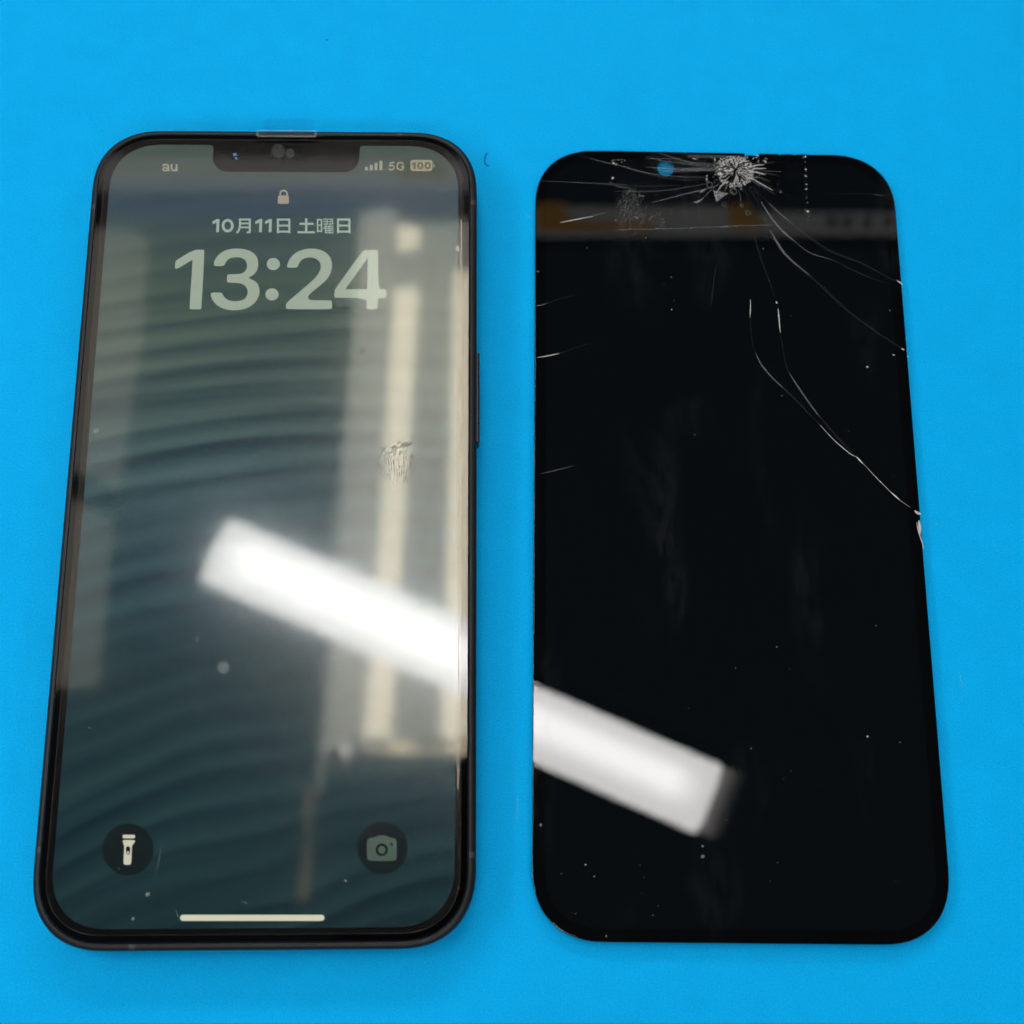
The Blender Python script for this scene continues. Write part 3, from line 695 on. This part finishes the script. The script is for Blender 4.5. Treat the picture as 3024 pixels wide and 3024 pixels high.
crack(mid, z8([(700, 1350), (770, 1425), (845, 1500)]), 3)
crack(hi, z8([(700, 1350), (770, 1425), (845, 1500), (890, 1540), (945, 1578)]), 1.4)
crack(hi, z8([(845, 1500), (890, 1540)]), 4)
crack(hi, z8([(968, 1596), (985, 1608), (1000, 1612)]), 8)
# chipped right edge
crack(hi, z8([(990, 1645), (994, 1680), (996, 1720)]), 8)
crack(hi, z8([(980, 1655), (984, 1690), (998, 1735), (1010, 1770), (1012, 1795)]), 3)
crack(hi, z8([(900, 755), (915, 762)]), 4); crack(hi, z8([(852, 785), (866, 790)]), 3); crack(hi, z8([(930, 792), (937, 800)]), 3)
# left side
crack(lo, z3([(430, 150), (570, 200), (700, 235), (850, 270)]), 4)
crack(mid, z3([(570, 200), (700, 235), (850, 270), (950, 300), (1100, 335), (1250, 352), (1400, 365), (1600, 365)]), 3)
crack(lo, z3([(850, 262), (1000, 310), (1150, 355), (1400, 392), (1600, 372)]), 7)
crack(mid, z3([(130, 400), (400, 410), (750, 425), (900, 435)]), 1.6)
crack(lo, z3([(400, 412), (900, 440), (1100, 448), (1350, 435)]), 6)
crack(mid, z3([(780, 490), (950, 490), (1100, 492), (1250, 480), (1450, 450), (1620, 420)]), 2)
crack(mid, z3([(780, 440), (850, 455), (930, 462)]), 3)
crack(mid, z3([(1110, 590), (1250, 555), (1400, 515), (1550, 480), (1690, 440)]), 4)
crack(hi, z3([(310, 765), (400, 748), (500, 728), (600, 710)]), 2.6); crack(mid, z3([(560, 716), (640, 695), (710, 678)]), 3)
crack(lo, z3([(1200, 960), (1300, 880), (1400, 810), (1480, 750), (1620, 640), (1700, 560)]), 3)
crack(mid, z3([(925, 880), (950, 868), (980, 850)]), 2)
crack(lo, z3([(1630, 1490), (1650, 1350), (1670, 1200), (1690, 1120)]), 4)
crack(mid, z3([(90, 1497), (140, 1490), (195, 1472)]), 4); crack(lo, z3([(195, 1472), (300, 1435), (430, 1400)]), 3)
crack(mid, z3([(95, 1195), (130, 1192)]), 4)
crack(hi, [G(1586, 1056), G(1618, 1051), G(1652, 1044)], 2.4); crack(mid, [G(1596, 1399), G(1640, 1389), G(1692, 1376)], 2.4)
crack(lo, [G(1652, 1044), G(1750, 1010)], 3)
crack(mid, [G(2580, 574), G(2610, 578)], 1.6)
crack(lo, [G(2440, 572), G(2580, 574), G(2640, 590)], 2)
rng = random.Random(3)
IX, IY = 2172, 491
# fan of fine curved cracks towards the camera hole
for i in range(26):
    t = i / 25; a0 = radians(168 + 30 * t); L0 = rng.uniform(90, 215)
    p = [(IX + 45 * cos(a0), IY - 40 * sin(a0) * .9)]
    for s in (.25, .5, .75, 1):
        p.append((IX - 50 - L0 * s + rng.uniform(-3, 3), IY - 40 * sin(a0) * .9 - 34 * s * s * (1 - .8 * t) + 16 * s * t + rng.uniform(-2, 2)))
    crack(rng.choice((mid, lo, lo, lo)), [G(*q) for q in p], rng.uniform(1.2, 4))
# spokes
for i in range(96):
    a0 = rng.uniform(0, 2 * pi); r0 = rng.uniform(2, 38); r1 = r0 + rng.uniform(12, 42)
    if sin(a0) > .35: r1 = min(r1, 40 / max(.3, sin(a0)))
    bend = rng.uniform(-.12, .12)
    p = [(IX + r * cos(a0 + bend * q), IY - r * .95 * sin(a0 + bend * q) + 8) for q, r in ((0, r0), (.5, (r0 + r1) / 2), (1, r1))]
    crack(rng.choice((hi, hi, mid, mid)), [G(*q) for q in p], rng.uniform(.7, 1.8))
for ex, ey, wd, bk in ((2312, 507, 2.5, mid), (2262, 497, 3.5, hi), (2256, 487, 4, hi), (2260, 516, 5, hi), (2305, 521, 2, mid), (2290, 478, 2.4, mid), (2283, 563, 3, hi), (2289, 575, 3, mid), (2272, 538, 2.4, mid), (2245, 553, 3.4, mid),
                       (2276, 536, 2, mid), (2340, 590, 2, lo), (2375, 603, 2, lo), (2118, 566, 3, hi), (2110, 575, 2.5, mid), (2138, 568, 3, mid), (2060, 600, 3, mid), (2100, 655, 4, lo), (2140, 640, 4, lo), (2205, 575, 2, lo), (2225, 610, 3, lo), (2190, 612, 2, mid)):
    d = Vector((ex - IX, ey - IY - 6)); d0 = d.normalized() * 48
    p = [(IX + d0.x, IY + 6 + d0.y), ((IX + d0.x + ex) / 2 + rng.uniform(-2, 2), (IY + 6 + d0.y + ey) / 2 + rng.uniform(-2, 2)), (ex, ey)]
    crack(bk, [G(*q) for q in p], wd * .7)
for nm, bucket, mt, dz in (('crack_lines', lo, M['crack_lo'], 0), ('crack_lines', mid, M['crack_mid'], .006), ('crack_lines', hi, M['crack_hi'], .012)):
    a = Acc()
    for i, (p, wd, tp) in enumerate(bucket):
        a.add(ribbon(p, lambda t: wd * (.18 + .82 * sin(pi * min(max(t, .03), .97)) ** .6), ZC + dz + i * .00005))
    tag(a.build(nm, mt, screen), kind='stuff')
# crushed impact point: rings of tilted splinters
va, vb = ([], []), ([], [])
def splinter(acc, cx, cy, rr, ang, wd, hgt, z):
    t1, t2 = rng.uniform(-.35, .35), rng.uniform(-.35, .35)
    pts = [(-wd / 2, -hgt / 2), (wd / 2 * rng.uniform(.4, 1), -hgt / 2 * rng.uniform(.5, 1)), (wd / 2, hgt / 2), (-wd / 2 * rng.uniform(.2, 1), hgt / 2 * rng.uniform(.4, 1))]
    c, s = cos(ang), sin(ang); k = len(acc[0])
    for px, py in pts:
        acc[0].append((cx + px * c - py * s, cy + px * s + py * c, z + abs(px * t1) + abs(py * t2)))
    acc[1].append((k, k + 1, k + 2, k + 3))
c0 = G(IX - 1, IY + 15)
for ring, (r0, num, sz, keep) in enumerate(((.5, 22, .26, .6), (.9, 40, .28, .6), (1.3, 56, .30, .6), (1.7, 72, .32, .6), (2.1, 86, .34, .6), (2.5, 98, .34, .65), (2.85, 110, .36, .85), (3.15, 120, .38, .95), (3.45, 100, .36, .75), (3.8, 90, .32, .4), (4.3, 80, .28, .2), (5.0, 70, .25, .1))):
    for i in range(num):
        if rng.random() > keep: continue
        t = 2 * pi * (i + rng.uniform(-.4, .4)) / num
        if ring < 7 and -2.5 < math.atan2(sin(t), cos(t)) < -.7 and rng.random() < .8: continue
        r = r0 * rng.uniform(.9, 1.1)
        x, y = c0[0] + r * 1.02 * cos(t), c0[1] + r * (.92 if sin(t) > 0 else .95) * sin(t)
        y = min(y, GH / 2 - .9 - .35 * rng.random())
        splinter(va if rng.random() < (.5 if ring > 5 else .35) else vb, x, y, r, t + rng.uniform(-.5, .5), sz * rng.uniform(.5, 1.4), sz * rng.uniform(.25, .8), ZC + .03 + rng.uniform(0, .06))
for i in range(26):                     # crumbs up and to the left and right of the crater
    u, v = rng.choice(((rng.uniform(2050, 2125), rng.uniform(460, 490)), (rng.uniform(2225, 2265), rng.uniform(455, 480)), (rng.uniform(2085, 2115), rng.uniform(510, 545))))
    x, y = G(u, v); splinter(va if rng.random() < .3 else vb, x, y, 1, rng.uniform(0, 3), rng.uniform(.2, .9), rng.uniform(.1, .3), ZC + .03)
tag(mesh_obj('shattered_glass', va[0], va[1], M['shard'], screen), kind='stuff')
tag(mesh_obj('shattered_glass', vb[0], vb[1], M['shard2'], screen), kind='stuff')

# clear tape over the break, with lifted edges and trapped air
tape_o = [G(1808, 474), G(1812, 560), G(1819, 680), G(2000, 676), G(2200, 668), G(2345, 662), G(2386, 659), G(2385, 560), G(2383, 462), G(2250, 466), G(2010, 470)]
tape = sheet('tape', list(reversed(tape_o)), ZC + .16, M['tape'], screen)
a = Acc()
a.add(ribbon([G(1819, 680), G(1900, 678.5), G(2000, 676), G(2120, 671), G(2200, 668), G(2280, 665)], lambda t: .07 + .07 * rng.random(), ZC + .17))
a.add(ribbon([G(1807, 474), G(1840, 473)], .16, ZC + .17)); a.add(ribbon([G(1905, 470), G(2010, 470)], .09, ZC + .17))
for q in range(26):
    u = 1824 + rng.random() ** 1.4 * 450; speck(a, G(u, 680 - (u - 1819) * .0315 + rng.uniform(-2, 2)), rng.uniform(.06, .22), ZC + .172, rng)
for (u, v, r) in ((2130, 672, .3), (2145, 670, .35), (2175, 669, .2)): speck(a, G(u, v), r, ZC + .173, rng)
tag(a.build('tape_edge', M['crack_mid'], tape), kind='stuff')
a = Acc()
for (u, v, r) in ((2372, 466, .42), (2380, 463, .4), (2377, 480, .2), (2379, 503, .42), (2377, 520, .4), (2380, 524, .3), (2380, 546, .34), (2381, 559, .36), (2378, 562, .25), (2381, 585, .26), (2384, 599, .2), (2384, 624, .55), (2377, 620, .3), (2388, 640, .3), (2385, 650, .2), (2379, 536, .15), (2382, 575, .14),
                  (1808, 478, .5), (1818, 486, .6), (1835, 480, .4), (1845, 475, .3), (1809, 528, .45), (1803, 540, .35), (1818, 652, .35), (1895, 580, .6), (1880, 645, .5), (2297, 546, .2), (2305, 568, .4), (2298, 633, .2)):
    speck(a, G(u, v), r * .8, ZC + .176, rng)
tag(a.build('trapped_air', M['crack_mid'], tape), kind='stuff')
a = Acc()  # bright specks painted as glints on the air pockets
for (u, v, r) in ((2378, 464, .22), (2379, 501, .2), (2378, 521, .16), (2381, 546, .14), (2385, 626, .26), (2380, 560, .12), (1809, 527, .25), (1812, 483, .25), (2384, 600, .1)): speck(a, G(u, v), r, ZC + .182, rng)
tag(a.build('trapped_air', M['crack_hi'], tape), kind='stuff')
def drop(u, v, r):
    x, y = G(u, v); rr = r * PXm; k = 18; vv = []; ff = []
    for q, h in ((1, 0), (.86, .06), (.72, .02)):
        for i in range(k): vv.append((x + rr * q * cos(2 * pi * i / k), y + rr * q * 1.1 * sin(2 * pi * i / k), ZC + .18 + h))
    for j in range(2):
        for i in range(k): ff.append((j * k + i, j * k + (i + 1) % k, (j + 1) * k + (i + 1) % k, (j + 1) * k + i))
    mesh_obj('air_bubble', vv, ff, M['crack_mid'], tape, True)
for q in ((2166, 567, 11), (2095, 547, 10), (2208, 630, 8), (2137, 605, 7), (2190, 607, 6), (1981, 630, 5)): drop(*q)
a = Acc(); a.poly([G(2105, 563), G(2150, 572), G(2115, 598)], ZC + .178); a.poly([G(2045, 598), G(2055, 596), G(2078, 586), (G(2060, 602))], ZC + .178); a.poly([G(2066, 566), G(2080, 560), G(2079, 568), G(2068, 571)], ZC + .178)
tag(a.build('glass_flake', M['shard2'], tape), kind='stuff')
# scuffed haze of fine strokes on the tape's left end
a = Acc()
for i in range(260):
    if rng.random() < .55: u, v = rng.gauss(1858, 20), rng.gauss(592, 20)
    else: u, v = 1822 + 140 * rng.random(), rng.gauss(648, 15)
    if not (1818 < u < 1965 and 558 < v < 674): continue
    an = radians(rng.gauss(58, 14)); ln = rng.uniform(2, 8)
    a.add(ribbon([G(u - ln * cos(an), v + ln * sin(an)), G(u, v), G(u + ln * cos(an), v - ln * sin(an))], rng.uniform(.03, .12), ZC + .174 + i * .00002))
tag(a.build('tape_scuffs', M['scuff'], tape), kind='stuff')
# dust and flakes on the panel
a = Acc(); b = Acc()
for i in range(150):
    u, v = rng.uniform(1600, 2760), rng.uniform(700, 2760)
    if u > 2600 + (v - 600) * .075: continue
    speck(a if rng.random() < .05 else b, G(u, v), rng.choice((.03, .04, .05, .06, .09)), ZC, rng)
for u, v, r in ((2561, 1083, .28), (2309, 1169, .1), (2628, 917, .12), (1984, 913, .16), (1982, 818, .12), (1734, 732, .1), (2254, 734, .12), (2051, 1284, .1), (2294, 1911, .1), (2075, 2499, .2), (1729, 2553, .2), (2562, 2175, .2), (1755, 2588, .1), (2218, 2210, .1), (2587, 1848, .1)): speck(a, G(u, v), r, ZC + .001, rng)
for u, v, r in ((2075, 2530, .35), (1597, 2436, .35), (1700, 2698, .12), (1928, 2703, .15), (1790, 2765, .2), (1658, 2580, .12)): speck(b, G(u, v), r, ZC + .002, rng)
tag(a.build('panel_dust', M['dust'], screen), kind='stuff'); tag(b.build('panel_dust', M['dust_lo'], screen), kind='stuff')
# ------------------------------------------------------------------ lint on the mat
I4 = Matrix.Identity(4)
def W(u, v, z=.05): return to_plane(u, v, I4, z)
a = Acc(); b = Acc(); rng = random.Random(77)
for i in range(70):
    u, v = rng.uniform(10, 3010), rng.uniform(10, 3010)
    (speck)(a if rng.random() < .55 else b, W(u, v), rng.choice((.05, .07, .1)), .03, rng)
for u, v, r in ((1533, 960, .14), (1528, 925, .12), (1530, 645, .12), (2766, 1548, .16), (2838, 2078, .12), (1520, 2650, .15), (1440, 2515, .12), (2395, 255, .1)): speck(a, W(u, v), r, .035, rng)
a.add(ribbon([W(1556, 634), W(1561, 638), W(1563, 643)], .14, .04)); a.add(ribbon([W(1530, 2352), W(1528, 2400), W(1520, 2430)], .07, .04)); a.add(ribbon([W(2832, 1985), W(2842, 2015), W(2840, 2035)], .08, .04))
for u, v, r in ((965, 118, .5), (200, 322, .2), (300, 386, .25), (2620, 438, .15), (2560, 100, .3)): speck(b, W(u, v), r * .5, .035, rng)
tag(a.build('mat_dust', M['dust_lo'], None), 'scattered pale dust specks lying on the blue mat', 'dust', kind='stuff')
tag(b.build('mat_lint', M['lint_dark'], None), 'scattered dark lint specks lying on the blue mat', 'lint', kind='stuff')
hv, hf = [], []
hp = smooth_path([W(1439, 452), W(1433, 462), W(1431, 474), W(1434, 485), W(1443, 491)], 6)
for i, p in enumerate(hp):
    t = Vector((hp[min(i + 1, len(hp) - 1)][0] - hp[max(i - 1, 0)][0], hp[min(i + 1, len(hp) - 1)][1] - hp[max(i - 1, 0)][1])).normalized()
    for k in range(5): aa = 2 * pi * k / 5; hv.append((p[0] - t.y * .085 * cos(aa), p[1] + t.x * .085 * cos(aa), .12 + .085 * sin(aa)))
for i in range(len(hp) - 1):
    for k in range(5): hf.append((5 * i + k, 5 * i + (k + 1) % 5, 5 * i + 5 + (k + 1) % 5, 5 * i + 5 + k))
tag(mesh_obj('hair', hv, hf, M['lint_dark']), 'short curved dark hair on the mat beside the phone top corner', 'hair')
